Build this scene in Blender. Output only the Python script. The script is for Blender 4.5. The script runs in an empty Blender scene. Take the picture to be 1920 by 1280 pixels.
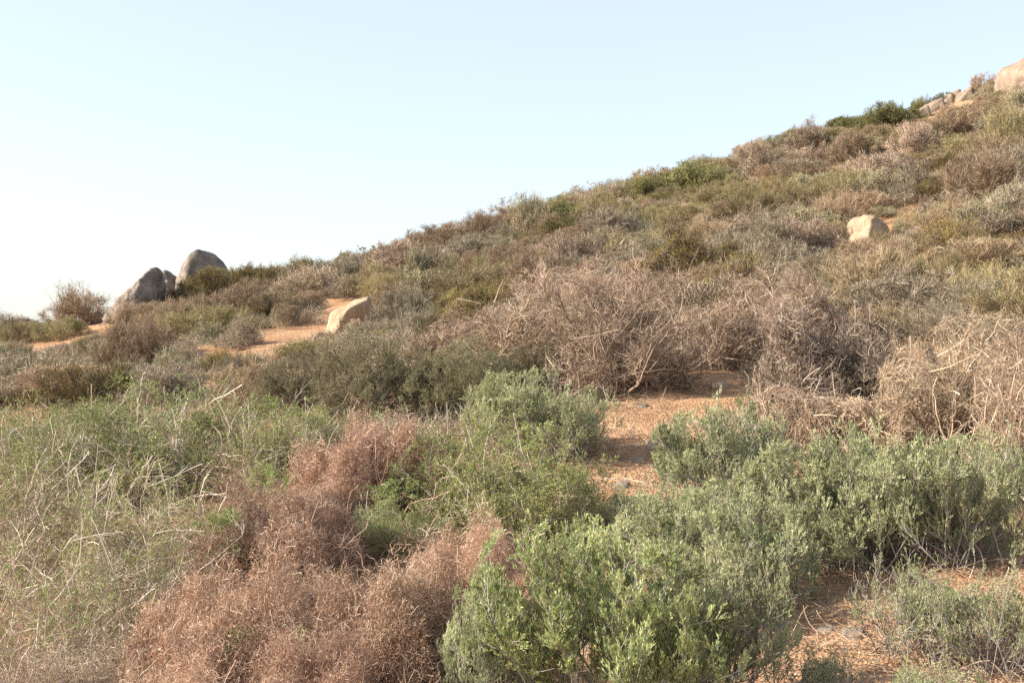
import bpy, math, random
import numpy as np
from mathutils import Vector

# ------------------------------------------------------------------ camera, sky, sun, exposure
C = bpy.context.scene
F_PX = 2318.0                       # focal length in pixels of a 1920 px wide picture
cam_d = bpy.data.cameras.new('camera'); cam = bpy.data.objects.new('camera', cam_d)
C.collection.objects.link(cam); C.camera = cam
cam.location = (0, 0, 0); cam.rotation_euler = (math.radians(90), 0, 0)
cam_d.sensor_width = 36; cam_d.lens = 36 * F_PX / 1920; cam_d.clip_start = 0.1; cam_d.clip_end = 6000
cam_d.dof.use_dof = False

SUN_EL, SUN_AZ = math.radians(28), math.radians(-95)    # azimuth clockwise from +Y (view direction)
w = bpy.data.worlds.new('World'); C.world = w; w.use_nodes = True
nt = w.node_tree; bg = nt.nodes['Background']
sky = nt.nodes.new('ShaderNodeTexSky'); sky.sky_type = 'NISHITA'; sky.sun_disc = False
sky.sun_elevation = SUN_EL; sky.sun_rotation = SUN_AZ
sky.air_density = 1.0; sky.dust_density = 1.3; sky.ozone_density = 1.0; sky.altitude = 0
bg.inputs['Strength'].default_value = 0.105
milk = nt.nodes.new('ShaderNodeMix'); milk.data_type = 'RGBA'; milk.inputs[0].default_value = .50; milk.inputs[7].default_value = (3.55, 3.75, 4.1, 1)   # thin even coastal haze over the whole sky
nt.links.new(sky.outputs[0], milk.inputs[6]); nt.links.new(milk.outputs[2], bg.inputs['Color'])
sun_d = bpy.data.lights.new('sun', 'SUN'); sun = bpy.data.objects.new('sun', sun_d)
C.collection.objects.link(sun)
sun_d.energy = 4.8; sun_d.angle = math.radians(0.5); sun_d.color = (1.0, 0.90, 0.75)
sdir = Vector((math.sin(SUN_AZ) * math.cos(SUN_EL), math.cos(SUN_AZ) * math.cos(SUN_EL), math.sin(SUN_EL)))
sun.rotation_euler = sdir.to_track_quat('Z', 'Y').to_euler()
C.view_settings.view_transform = 'Standard'; C.view_settings.look = 'None'
C.view_settings.exposure = 1.4; C.view_settings.gamma = 1; C.view_settings.use_curve_mapping = False
C.cycles.max_bounces = 6; C.cycles.diffuse_bounces = 4; C.cycles.transmission_bounces = 3
C.cycles.glossy_bounces = 2; C.cycles.use_denoising = False

# ------------------------------------------------------------------ numpy helpers
_T = np.random.default_rng(5).random((64, 64, 64)).astype(np.float32)
def vnoise(p):
    p = np.asarray(p, float); i = np.floor(p).astype(int); f = p - i; f = f * f * (3 - 2 * f)
    i0 = i & 63; i1 = (i + 1) & 63
    def g(a, b, c): return _T[a[..., 0], b[..., 1], c[..., 2]]
    x, y, z = f[..., 0], f[..., 1], f[..., 2]
    a = g(i0, i0, i0) * (1 - x) + g(i1, i0, i0) * x; b = g(i0, i1, i0) * (1 - x) + g(i1, i1, i0) * x
    c = g(i0, i0, i1) * (1 - x) + g(i1, i0, i1) * x; d = g(i0, i1, i1) * (1 - x) + g(i1, i1, i1) * x
    return ((a * (1 - y) + b * y) * (1 - z) + (c * (1 - y) + d * y) * z) * 2 - 1
def fbm(p, octv=4, gain=.5):
    s = 0; a = 1.0; p = np.asarray(p, float)
    for k in range(octv): s = s + a * vnoise(p + 17.3 * k); a *= gain; p = p * 2.03
    return s
def norm(v): return v / np.maximum(np.linalg.norm(v, axis=-1, keepdims=True), 1e-9)
def rand_dir(rng, n): return norm(rng.normal(size=(n, 3)))

# ------------------------------------------------------------------ the shape of the hill
# (picture column, picture row, metres ahead) of points of bare ground, turned into world points once
_cp = [
 (-900,1420,6),(0,1330,6),(500,1300,6),(1000,1280,6),(1500,1262,6),(1900,1240,6),(2900,1240,6),
 (-600,1180,8),(0,1165,8),(500,1140,8),(1000,1125,8),(1540,1110,8),(1900,1080,8),(2600,1050,8),
 (-500,1030,11),(100,1010,11),(600,960,11),(900,925,11),(1200,900,11),(1600,905,11),(1900,890,11),(2500,850,11),
 (-400,900,15),(100,870,15),(500,830,15),(900,770,15),(1280,728,15),(1390,706,16),(1600,770,14.5),(1900,760,15),(2400,700,15),
 (-300,800,20),(150,775,20),(500,735,20),(900,690,20),(1280,640,20),(1600,640,20),(1900,620,20),(2300,560,20),
 (-200,730,27),(150,705,27),(500,670,27),(700,640,27),(1000,590,27),(1280,545,27),(1600,530,27),(1900,505,27),(2300,440,27),
 (-200,680,36),(100,668,36),(400,620,34),(640,600,34),(960,535,36),(1280,475,36),(1630,452,36),(1900,400,36),(2300,320,36),
 (-300,655,46),(0,640,46),(180,612,46),(330,565,46),(480,548,46),(640,520,46),(960,458,46),(1280,410,46),(1600,355,46),(1900,290,46),(2300,200,46),
 (560,530,54),(700,506,54),(850,455,54),(1000,414,54),(1150,390,54),(1280,352,56),(1450,290,58),(1600,248,60),(1720,218,62),(1840,180,62),(1930,165,62),(2200,90,62),
 (-300,700,60),(0,668,62),(300,610,64),(600,560,74),(900,500,78),(1200,440,82),(1500,370,86),(1800,290,90),(2200,180,90),
 (-300,760,110),(300,750,120),(900,700,130),(1500,600,130),(2200,500,130)]
_P = np.array([[(a - 960) / F_PX * d, d, (640 - b) / F_PX * d] for a, b, d in _cp])
_P = np.vstack([_P, [[-4, 0, -1.75], [0, 0, -1.65], [4, 0, -1.55], [0, -6, -1.9], [-12, -4, -2.3], [12, -4, -1.2], [-25, 10, -2.3], [25, 10, .8]]])
def _U(r): return np.where(r > 1e-9, r * r * np.log(np.maximum(r, 1e-9)), 0.0)
_xy = _P[:, :2] / 20.0; _n = len(_xy)
_K = _U(np.linalg.norm(_xy[:, None] - _xy[None], axis=2)) + 2e-3 * np.eye(_n)
_Q = np.hstack([np.ones((_n, 1)), _xy])
_sol = np.linalg.solve(np.block([[_K, _Q], [_Q.T, np.zeros((3, 3))]]), np.concatenate([_P[:, 2], np.zeros(3)]))
def hill(x, y):
    x = np.asarray(x, float); y = np.asarray(y, float); shp = x.shape
    X = np.stack([x.ravel(), y.ravel()], 1)
    cl = np.clip(X, [-48, -8], [72, 125]); out = np.empty(len(X))
    for s in range(0, len(X), 40000):
        q = cl[s:s + 40000] / 20.0
        k = _U(np.linalg.norm(q[:, None] - _xy[None], axis=2))
        out[s:s + 40000] = k @ _sol[:_n] + _sol[_n] + q @ _sol[_n + 1:]
    off = np.linalg.norm(X - cl, axis=1)
    out = out * np.exp(-off / 90) - 30 * (1 - np.exp(-off / 120))
    X3 = np.stack([X[:, 0], X[:, 1], np.zeros(len(X))], 1)
    out += 0.10 * fbm(X3 * .55, 3) + 0.03 * fbm(X3 * 2.6, 3)
    return out.reshape(shp)
_ds = np.concatenate([np.arange(3, 30, .08), np.arange(30, 90, .2)])
def ground_at(px, py):
    """where the sight line through a picture point of the photograph meets the hill"""
    u, v = (px - 960) / F_PX, (640 - py) / F_PX
    h = hill(u * _ds, _ds) - v * _ds
    k = np.argmax(h > 0) if (h > 0).any() else int(np.argmax(h[: 400] if py > 900 else h))
    d = _ds[k]; return np.array([u * d, d, float(hill(u * d, d))])

# ------------------------------------------------------------------ mesh collector
class Geo:
    def __init__(s): s.v = []; s.f = []; s.t = []; s.m = []; s.n = 0
    def add(s, V, Q, tint, mat=0):
        s.v.append(V.astype(np.float32)); s.f.append((Q + s.n).astype(np.int32))
        s.t.append(np.broadcast_to(tint, (len(V),)).astype(np.float32)); s.m.append(np.full(len(Q), mat, np.int32)); s.n += len(V)
    def mesh(s, name, mats, smooth=False):
        V = np.concatenate(s.v); Fq = np.concatenate(s.f); me = bpy.data.meshes.new(name)
        me.vertices.add(len(V)); me.vertices.foreach_set('co', V.ravel())
        me.loops.add(Fq.size); me.loops.foreach_set('vertex_index', Fq.ravel())
        me.polygons.add(len(Fq)); me.polygons.foreach_set('loop_start', np.arange(len(Fq), dtype=np.int32) * 4)
        me.polygons.foreach_set('material_index', np.concatenate(s.m))
        me.update(calc_edges=True)
        a = me.attributes.new('tint', 'FLOAT', 'POINT'); a.data.foreach_set('value', np.concatenate(s.t))
        if not smooth: me.shade_flat()
        for m in mats: me.materials.append(m)
        return me
def tubes(geo, P, R, tint, k=3, mat=0, rng=None):
    """P (N,S+1,3) centre lines, R (N,S+1) radii; k=2 gives a ribbon"""
    N, S1, _ = P.shape
    if N == 0: return
    T = np.empty_like(P); T[:, 1:-1] = P[:, 2:] - P[:, :-2]; T[:, 0] = P[:, 1] - P[:, 0]; T[:, -1] = P[:, -1] - P[:, -2]
    T = norm(T); ref = rand_dir(rng, N)[:, None, :]
    A = norm(np.cross(T, ref)); B = np.cross(T, A)
    ti = np.repeat(np.broadcast_to(tint, (N,)), S1 * k)
    if k == 2:
        V = np.stack([P + A * R[..., None], P - A * R[..., None]], 2)
    else:
        an = np.arange(k) * 2 * np.pi / k
        V = P[:, :, None] + R[..., None, None] * (A[:, :, None] * np.cos(an)[:, None] + B[:, :, None] * np.sin(an)[:, None])
    V = V.reshape(-1, 3)
    base = (np.arange(N)[:, None] * S1 + np.arange(S1 - 1)[None]).reshape(-1) * k
    qs = []
    for j in range(1 if k == 2 else k):
        j2 = (j + 1) % k
        qs.append(np.stack([base + j, base + j2, base + k + j2, base + k + j], 1))
    geo.add(V, np.concatenate(qs), ti, mat)
def leaves(geo, pos, d, L, W, tint, mat, rng):
    """little pointed blades: base, side, tip, side"""
    N = len(pos)
    if N == 0: return
    d = norm(d); side = norm(np.cross(d, rand_dir(rng, N))); nrm = np.cross(d, side)
    L = np.broadcast_to(L, (N,))[:, None]; W = np.broadcast_to(W, (N,))[:, None]
    V = np.stack([pos, pos + d * L * .55 + side * W * .5 + nrm * W * .15, pos + d * L - nrm * W * .15, pos + d * L * .55 - side * W * .5 + nrm * W * .15], 1).reshape(-1, 3)
    b = np.arange(N)[:, None] * 4 + np.arange(4)[None]
    geo.add(V, b, np.repeat(np.broadcast_to(tint, (N,)), 4), mat)
def grow(rng, start, d, length, r0, r1, S, wander, up=0.0):
    N = len(start); P = np.empty((N, S + 1, 3)); P[:, 0] = start; d = norm(d); L = np.broadcast_to(length, (N,))
    upv = np.array([0, 0, up])
    for s in range(S):
        d = norm(d + wander * rng.normal(size=(N, 3)) + upv); P[:, s + 1] = P[:, s] + d * (L / S)[:, None]
    R = np.broadcast_to(r0, (N,))[:, None] * (1 - np.linspace(0, 1, S + 1)) + np.broadcast_to(r1, (N,))[:, None] * np.linspace(0, 1, S + 1)
    return P, R
def fork(rng, P, R, n, tmin, tmax, spread, length, S, wander, up=0.0, r_ratio=.6, r_end=.4, outward=0.0, cen=None):
    N, S1, _ = P.shape; i = rng.integers(0, N, n); t = rng.uniform(tmin, tmax, n) * (S1 - 1)
    k = np.minimum(t.astype(int), S1 - 2); f = (t - k)[:, None]
    p = P[i, k] * (1 - f) + P[i, k + 1] * f; r = R[i, k] * (1 - f[:, 0]) + R[i, k + 1] * f[:, 0]
    T = norm(P[i, k + 1] - P[i, k]); side = norm(np.cross(T, rand_dir(rng, n)))
    d = T + side * spread * rng.uniform(.6, 1.3, n)[:, None]
    if outward: d = d + outward * norm(p - (cen if cen is not None else np.array([0, 0, 0])))
    L = length * rng.uniform(.5, 1.3, n)
    return grow(rng, p, d, L, r * r_ratio, r * r_ratio * r_end, S, wander, up)
class Lumpy:
    """an uneven mound: half width a, height c, with n bulges"""
    def __init__(s, rng, a, c, n=10, amp=.22, k=10, billow=False):
        s.billow = billow; s.a, s.c = a, c; s.D = rand_dir(rng, n); s.D[:, 2] = abs(s.D[:, 2]); s.A = rng.uniform(-.5, 1, n) * amp; s.k = k
    def r(s, d):
        if s.billow:
            e = d @ s.D.T - 1; return (.68 + .42 * np.sqrt(np.clip(1 + e.max(-1) * s.k, 0, 1))) * (1 + .10 * fbm(d * 4 + s.D[0] * 9, 3))
        return (.9 + (s.A * np.exp(s.k * (d @ s.D.T - 1))).sum(-1)) * (1 + .12 * fbm(d * 3.2 + s.D[0] * 9, 3))
    def clamp(s, P, soft=.18):
        c0 = np.array([0, 0, s.c * .15]); ax = np.array([s.a, s.a, s.c * .85]); q = (P - c0) / ax
        rho = np.linalg.norm(q, axis=-1); d = q / np.maximum(rho, 1e-6)[..., None]; R = s.r(d)
        x = rho / R; y = np.where(x > 1, 1 + soft * (1 - np.exp(-(x - 1) / soft / 1.5)), x)
        out = c0 + d * (y * R)[..., None] * ax; out[..., 2] = np.maximum(out[..., 2], -.05); return out
    def shell(s, rng, n, lo=.7, hi=1.0, zmin=-.1):
        d = rand_dir(rng, n); d[:, 2] = np.where(d[:, 2] < zmin, -d[:, 2], d[:, 2])
        rho = lo + (hi - lo) * np.sqrt(rng.random(n)); c0 = np.array([0, 0, s.c * .15]); ax = np.array([s.a, s.a, s.c * .85])
        p = c0 + d * (s.r(d) * rho)[:, None] * ax; p[:, 2] = np.maximum(p[:, 2], .01); return p, norm(d / ax)

# ------------------------------------------------------------------ materials
def ramp_mat(name, cols, rough=.8, translucent=0.0, spec=.2, sheen=0.0, hue=.011, val=.27):
    """surface whose own colour runs through cols by the 'tint' each twig or leaf was given"""
    m = bpy.data.materials.new(name); m.use_nodes = True; t = m.node_tree; t.nodes.clear(); N = t.nodes.new; L = t.links.new
    at = N('ShaderNodeAttribute'); at.attribute_name = 'tint'
    cr = N('ShaderNodeValToRGB'); e = cr.color_ramp.elements
    while len(e) < len(cols): e.new(.5)
    for i, c in enumerate(cols): e[i].position = i / (len(cols) - 1); e[i].color = (*c, 1)
    L(at.outputs['Fac'], cr.inputs[0])
    oi = N('ShaderNodeObjectInfo'); hs = N('ShaderNodeHueSaturation')
    mr = N('ShaderNodeMapRange'); mr.inputs['To Min'].default_value = 1 - val; mr.inputs['To Max'].default_value = 1 + val
    L(oi.outputs['Random'], mr.inputs[0]); L(mr.outputs[0], hs.inputs['Value'])
    mul = N('ShaderNodeMath'); mul.operation = 'MULTIPLY'; mul.inputs[1].default_value = 7.31; fr = N('ShaderNodeMath'); fr.operation = 'FRACT'
    L(oi.outputs['Random'], mul.inputs[0]); L(mul.outputs[0], fr.inputs[0])
    mh = N('ShaderNodeMapRange'); mh.inputs['To Min'].default_value = .5 - hue; mh.inputs['To Max'].default_value = .5 + hue
    L(fr.outputs[0], mh.inputs[0]); L(mh.outputs[0], hs.inputs['Hue']); L(cr.outputs[0], hs.inputs['Color'])
    pr = N('ShaderNodeBsdfPrincipled'); pr.inputs['Roughness'].default_value = rough; pr.inputs['Specular IOR Level'].default_value = spec
    L(hs.outputs[0], pr.inputs['Base Color']); out = N('ShaderNodeOutputMaterial'); sh = pr
    if translucent:
        tr = N('ShaderNodeBsdfTranslucent'); L(hs.outputs[0], tr.inputs['Color']); mx = N('ShaderNodeMixShader'); mx.inputs[0].default_value = translucent
        L(pr.outputs[0], mx.inputs[1]); L(tr.outputs[0], mx.inputs[2]); sh = mx
    L(sh.outputs[0], out.inputs[0]); return m
M = {}
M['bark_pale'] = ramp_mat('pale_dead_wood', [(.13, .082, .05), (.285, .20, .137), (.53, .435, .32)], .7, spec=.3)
M['bark_shade'] = ramp_mat('dead_wood_painted_shade', [(.06, .04, .03), (.13, .092, .067), (.38, .32, .25)], .7, spec=.3)  # dead wood darkened: shade of the brush hollow painted into its colour
M['bark_dark'] = ramp_mat('dark_bark', [(.06, .045, .035), (.12, .085, .065), (.2, .15, .12)])
M['bark_grey'] = ramp_mat('grey_twig', [(.13, .11, .09), (.25, .22, .19), (.42, .39, .34)], .7)
M['thorn_cane'] = ramp_mat('thorn_cane', [(.2, .15, .105), (.38, .31, .23), (.60, .54, .44)], .55, spec=.4)
M['thorn_twig'] = ramp_mat('thorn_twig', [(.16, .09, .06), (.32, .235, .155), (.56, .48, .36)], .6, spec=.3)
M['wiry'] = ramp_mat('wiry_red_brown', [(.205, .112, .07), (.40, .248, .165), (.63, .49, .375)], .75, .15, hue=.008, val=.12)
M['wiry_grey'] = ramp_mat('wiry_grey_brown', [(.19, .125, .085), (.36, .265, .19), (.55, .46, .36)], .75, .1, hue=.008, val=.12)
M['leaf_thorn'] = ramp_mat('small_green_leaf', [(.10, .125, .035), (.225, .275, .085), (.44, .48, .20)], .5, .35, spec=.4, hue=.01, val=.12)
M['leaf_succ'] = ramp_mat('grey_green_leaf', [(.16, .178, .075), (.345, .365, .18), (.63, .635, .39)], .5, .25, spec=.45, hue=.01, val=.12)
M['leaf_bright'] = ramp_mat('bright_green_leaf', [(.15, .175, .06), (.31, .355, .14), (.56, .60, .30), (.72, .50, .07)], .45, .3, spec=.5, hue=.006, val=.08)
M['leaf_soft'] = ramp_mat('olive_grey_leaf', [(.13, .115, .06), (.235, .21, .12), (.36, .33, .21)], .75, .2)
M['leaf_mustard'] = ramp_mat('mustard_leaf', [(.13, .10, .02), (.235, .185, .045), (.36, .30, .09)], .7, .25)
M['leaf_olive'] = ramp_mat('olive_leaf', [(.14, .135, .04), (.26, .25, .09), (.42, .41, .19)], .65, .25)
M['leaf_green'] = ramp_mat('ridge_green_leaf', [(.10, .105, .03), (.195, .20, .063), (.36, .35, .145)], .6, .25)
M['leaf_dry'] = ramp_mat('dry_brown_twiglet', [(.165, .11, .068), (.295, .215, .137), (.46, .37, .26)], .8, .15)
M['leaf_far'] = ramp_mat('grey_olive_leaf', [(.12, .13, .055), (.225, .23, .115), (.37, .37, .215)])
M['far_grey'] = ramp_mat('grey_brown_twig', [(.15, .115, .085), (.28, .23, .17), (.43, .38, .3)])
M['far_pale'] = ramp_mat('pinkish_dry_twig', [(.18, .12, .085), (.33, .25, .185), (.5, .42, .325)])
M['fresh'] = ramp_mat('fresh_green_leaf', [(.13, .18, .045), (.25, .32, .09), (.40, .47, .18)], .5, .4, hue=.0, val=.05)

def rock_mat(name, base, light, dark, scale=1.0, patch=.5):
    m = bpy.data.materials.new(name); m.use_nodes = True; t = m.node_tree; N = t.nodes.new; L = t.links.new; pr = t.nodes['Principled BSDF']
    tc = N('ShaderNodeTexCoord')
    n1 = N('ShaderNodeTexNoise'); n1.inputs['Scale'].default_value = 1.6 * scale; n1.inputs['Detail'].default_value = 8; n1.inputs['Roughness'].default_value = .65
    n2 = N('ShaderNodeTexNoise'); n2.inputs['Scale'].default_value = 26 * scale; n2.inputs['Detail'].default_value = 6
    n3 = N('ShaderNodeTexVoronoi'); n3.inputs['Scale'].default_value = 5 * scale
    for n in (n1, n2, n3): L(tc.outputs['Object'], n.inputs['Vector'])
    cr = N('ShaderNodeValToRGB'); e = cr.color_ramp.elements; e[0].position = patch - .1; e[0].color = (*dark, 1); e[1].position = patch + .1; e[1].color = (*base, 1)
    e.new(min(.98, patch + .28)).color = (*light, 1); L(n1.outputs[0], cr.inputs[0])
    mx = N('ShaderNodeMix'); mx.data_type = 'RGBA'; mx.blend_type = 'MULTIPLY'; mx.inputs[0].default_value = .5
    c2 = N('ShaderNodeValToRGB'); c2.color_ramp.elements[0].position = .35; c2.color_ramp.elements[0].color = (.35, .33, .32, 1); c2.color_ramp.elements[1].position = .6; c2.color_ramp.elements[1].color = (1, 1, 1, 1)
    L(n2.outputs[0], c2.inputs[0]); L(cr.outputs[0], mx.inputs[6]); L(c2.outputs[0], mx.inputs[7]); L(mx.outputs[2], pr.inputs['Base Color'])
    ad = N('ShaderNodeMath'); ad.operation = 'MULTIPLY_ADD'; ad.inputs[1].default_value = .5; L(n2.outputs[0], ad.inputs[0]); L(n1.outputs[0], ad.inputs[2])
    bp = N('ShaderNodeBump'); bp.inputs['Strength'].default_value = .9; bp.inputs['Distance'].default_value = .06; L(ad.outputs[0], bp.inputs['Height']); L(bp.outputs[0], pr.inputs['Normal'])
    pr.inputs['Roughness'].default_value = .9; pr.inputs['Specular IOR Level'].default_value = .2; return m
M['rock_grey'] = rock_mat('weathered_grey_granite', (.27, .22, .18), (.39, .32, .26), (.13, .118, .10), 1.0, .47)
M['rock_tan'] = rock_mat('pale_tan_granite', (.39, .285, .19), (.5, .39, .275), (.2, .15, .11), 1.2, .38)
M['rock_pink'] = rock_mat('pinkish_granite', (.27, .205, .155), (.36, .285, .22), (.2, .14, .105), 1.0, .4)

M['stone_pale'] = rock_mat('pale_pebble', (.62, .46, .31), (.68, .54, .4), (.5, .36, .24), 9, .4)
M['stone_grey'] = rock_mat('grey_pebble', (.42, .35, .28), (.5, .44, .37), (.3, .25, .2), 9, .45)
def soil_mat():
    m = bpy.data.materials.new('orange_sandy_soil'); m.use_nodes = True; t = m.node_tree; N = t.nodes.new; L = t.links.new; pr = t.nodes['Principled BSDF']
    tc = N('ShaderNodeTexCoord')
    def noise(sc, det=6, ro=.6):
        n = N('ShaderNodeTexNoise'); n.inputs['Scale'].default_value = sc; n.inputs['Detail'].default_value = det; n.inputs['Roughness'].default_value = ro; L(tc.outputs['Object'], n.inputs['Vector']); return n
    a = noise(.7, 8); cr = N('ShaderNodeValToRGB'); e = cr.color_ramp.elements
    e[0].position = .32; e[0].color = (.33, .185, .105, 1); e[1].position = .68; e[1].color = (.51, .33, .20, 1); e.new(.5).color = (.43, .26, .152, 1); L(a.outputs[0], cr.inputs[0])
    b = noise(16, 5, .7); c2 = N('ShaderNodeValToRGB'); c2.color_ramp.elements[0].position = .38; c2.color_ramp.elements[0].color = (.5, .46, .42, 1); c2.color_ramp.elements[1].position = .62; c2.color_ramp.elements[1].color = (1.12, 1.1, 1.08, 1); L(b.outputs[0], c2.inputs[0])
    mx = N('ShaderNodeMix'); mx.data_type = 'RGBA'; mx.blend_type = 'MULTIPLY'; mx.inputs[0].default_value = .8; L(cr.outputs[0], mx.inputs[6]); L(c2.outputs[0], mx.inputs[7])
    v = N('ShaderNodeTexVoronoi'); v.inputs['Scale'].default_value = 38; L(tc.outputs['Object'], v.inputs['Vector'])
    L(mx.outputs[2], pr.inputs['Base Color'])
    ad = N('ShaderNodeMath'); ad.operation = 'MULTIPLY_ADD'; ad.inputs[1].default_value = -.8; L(v.outputs['Distance'], ad.inputs[0]); L(b.outputs[0], ad.inputs[2])
    bp = N('ShaderNodeBump'); bp.inputs['Strength'].default_value = .8; bp.inputs['Distance'].default_value = .03; L(ad.outputs[0], bp.inputs['Height']); L(bp.outputs[0], pr.inputs['Normal'])
    pr.inputs['Roughness'].default_value = .95; pr.inputs['Specular IOR Level'].default_value = .1; return m
M['soil'] = soil_mat()

# ------------------------------------------------------------------ linking and tagging
col = C.collection
def link(name, data, parent=None, loc=None, rz=0, sc=None):
    o = bpy.data.objects.new(name, data); col.objects.link(o)
    if parent: o.parent = parent
    if loc is not None: o.location = [float(a) for a in loc]
    o.rotation_euler = (0, 0, rz)
    if sc is not None: o.scale = sc
    return o
def tag(o, label, cat, group=None, kind=None):
    if label: o['label'] = label
    if cat: o['category'] = cat
    if group: o['group'] = group
    if kind: o['kind'] = kind

# ------------------------------------------------------------------ hill ground
def hill_ground():
    n = 620; s = np.linspace(-1, 1, n)
    gx = np.sinh(s * 7.2) / np.sinh(7.2) * 2500 * .55 + s * 45; gy = 16 + np.sinh(s * 7.2) / np.sinh(7.2) * 2500 * .55 + s * 52
    # finer rows where the bare path lies
    X, Y = np.meshgrid(gx, gy); Z = hill(X, Y)
    Pn = np.stack([X, Y, X * 0], -1); near = np.exp(-((X ** 2 + (Y - 10) ** 2) / 300))
    Z = Z + near * .018 * fbm(Pn * 7, 2)
    V = np.stack([X, Y, Z], -1).reshape(-1, 3); i = (np.arange(n - 1)[:, None] * n + np.arange(n - 1)[None]).reshape(-1)
    g = Geo(); g.add(V, np.stack([i, i + 1, i + n + 1, i + n], 1), 0.5)
    o = link('hill_ground', g.mesh('hill_ground', [M['soil']], smooth=True)); tag(o, None, None, kind='structure')
hill_ground()

# ------------------------------------------------------------------ boulders
def boulder_mesh(name, planes, seed, mat, p=9, rough=.05, sub=5):
    """rounded block: each plane is (nx, ny, nz, distance in metres) from its middle"""
    bpy_me = bpy.data.meshes.new(name); import bmesh
    bm = bmesh.new(); bmesh.ops.create_icosphere(bm, subdivisions=sub, radius=1)
    co = np.array([v.co[:] for v in bm.verts]); d = norm(co); acc = np.zeros(len(d))
    for nx, ny, nz, dist in planes:
        nn = np.array([nx, ny, nz]) / math.sqrt(nx * nx + ny * ny + nz * nz); acc += np.maximum(0, d @ nn / dist) ** p
    r = acc ** (-1 / p); q = d * r[:, None]; sz = r.mean()
    nz_ = fbm(q / sz * 1.3 + seed * 3.1, 5, .55) * rough * sz * 1.6 + fbm(q / sz * 7 + seed, 3) * rough * sz * .35
    ck = np.abs(vnoise(q / sz * 2.3 + seed * 1.7)); nz_ = nz_ - np.exp(-(ck / .035) ** 2) * rough * sz * .9 + np.floor(fbm(q / sz * 3 + seed, 2) * 3) * rough * sz * .22
    q = q + d * nz_[:, None]
    for v, c in zip(bm.verts, q): v.co = c
    for f in bm.faces: f.smooth = True
    bm.to_mesh(bpy_me); bm.free(); bpy_me.materials.append(M[mat]); return bpy_me
def boulder(name, px, py, dy, planes, seed, mat, label, dz=0.0, p=9, rough=.05, sub=5, cat='boulder', group=None):
    g = ground_at(px, py); d = g[1] + dy; x = (px - 960) / F_PX * d
    o = link(name, boulder_mesh(name, planes, seed, mat, p, rough, sub), loc=(x, d, float(hill(x, d)) + dz)); tag(o, label, cat, group); return o
# planes: side(-x), side(+x), front(-y), back(+y), top, bottom + slants
boulder('boulder', 376, 560, 0, [(-1, 0, .12, .98), (-.75, -.1, .65, .72), (-.8, -.6, .1, .74), (.35, -.93, .15, .55), (.72, -.1, .68, .82), (1, -.05, .2, .86), (0, 1, .3, .9), (.1, -.1, 1, .84), (0, 0, -1, 1)], 1, 'rock_grey',
        'tallest domed grey boulder of the cluster on the ridge, tan on its sunlit side', .94, 7, .04)
boulder('boulder', 309, 572, -.5, [(-1, -.35, .28, .26), (1, -.3, .12, .34), (.1, -1, .1, .4), (0, 1, 0, .6), (.1, 0, 1, .72), (0, 0, -1, .8), (.6, 0, .8, .62), (-.6, 0, .8, .6)], 2, 'rock_grey',
        'narrow upright grey boulder wedged between two larger ones on the ridge', .72, 11, .06)
boulder('boulder', 262, 596, 0, [(-.72, -.1, .70, .34), (-1, -.5, .1, 1.15), (1, -.1, .02, .56), (.5, -.85, .2, .62), (-.4, -.9, .3, .55), (0, 1, .1, 1.0), (.25, -.1, 1, .93), (.8, 0, .7, 1.0), (0, 0, -1, 1)], 3, 'rock_grey',
        'sloping grey boulder behind the bare twiggy bush on the ridge', .86, 10, .08)
boulder('boulder', 225, 598, -.6, [(-.6, -.15, .8, .3), (-1, 0, .1, .7), (1, 0, .3, .6), (0, -1, .3, .45), (0, 1, 0, .5), (0, 0, 1, .42), (0, 0, -1, .5)], 31, 'rock_grey',
        'low rounded boulder at the foot of the sloping grey boulder', .0, 8, .07)
boulder('boulder', 651, 621, .35, [(-.9, -.35, .3, .38), (-.5, -.8, .3, .40), (-.40, -.2, .90, .35), (.62, -.7, -.3, .27), (1, 0, .05, .58), (0, 1, 0, .4), (0, 0, -1, .6)], 4, 'rock_tan',
        'pale tan boulder leaning over the bare sandy patch on the mid slope', .17, 22, .06)
boulder('boulder', 1632, 452, .2, [(-.75, -.45, .5, .44), (-.2, -.4, .9, .56), (.62, -.75, .25, .34), (1, 0, .5, .58), (.5, 0, 1, .55), (0, 1, .2, .5), (-.1, 0, 1, .58), (0, 0, -1, .5), (-1, 0, 0, .62)], 5, 'rock_tan',
        'half buried pale boulder with a dark shaded side above the mustard green bush', .14, 12, .05)
boulder('boulder', 1942, 172, 0, [(-1, -.35, -.02, 1.08), (-.62, -.3, .78, 1.3), (.6, -.8, -.1, 1.0), (1, 0, 0, 1.6), (0, -1, .25, 1.35), (0, 1, 0, 1.3), (0, 0, 1, 1.75), (0, 0, -1, 1)], 6, 'rock_pink',
        'big rounded pinkish boulder at the very top of the slope', .15, 8, .06)
boulder('rock', 1281, 508, .1, [(-1, -.5, .2, .11), (1, -.4, .3, .10), (0, -1, .3, .12), (0, 1, 0, .12), (0, 0, 1, .20), (0, 0, -1, .2), (.6, 0, .7, .15)], 7, 'rock_tan',
        'small pale upright rock under the little dark mustard bush', .10, 10, .07, 4, 'rock')
boulder('rock', 1703, 380, 0, [(-1, -.3, .4, .3), (1, -.3, .5, .3), (0, -1, .5, .3), (0, 1, 0, .3), (0, -.2, 1, .16), (0, 0, -1, .3)], 8, 'rock_tan',
        'low orange tan rock beside the yellow green bush high on the slope', .12, 8, .07, 4, 'rock')
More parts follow.
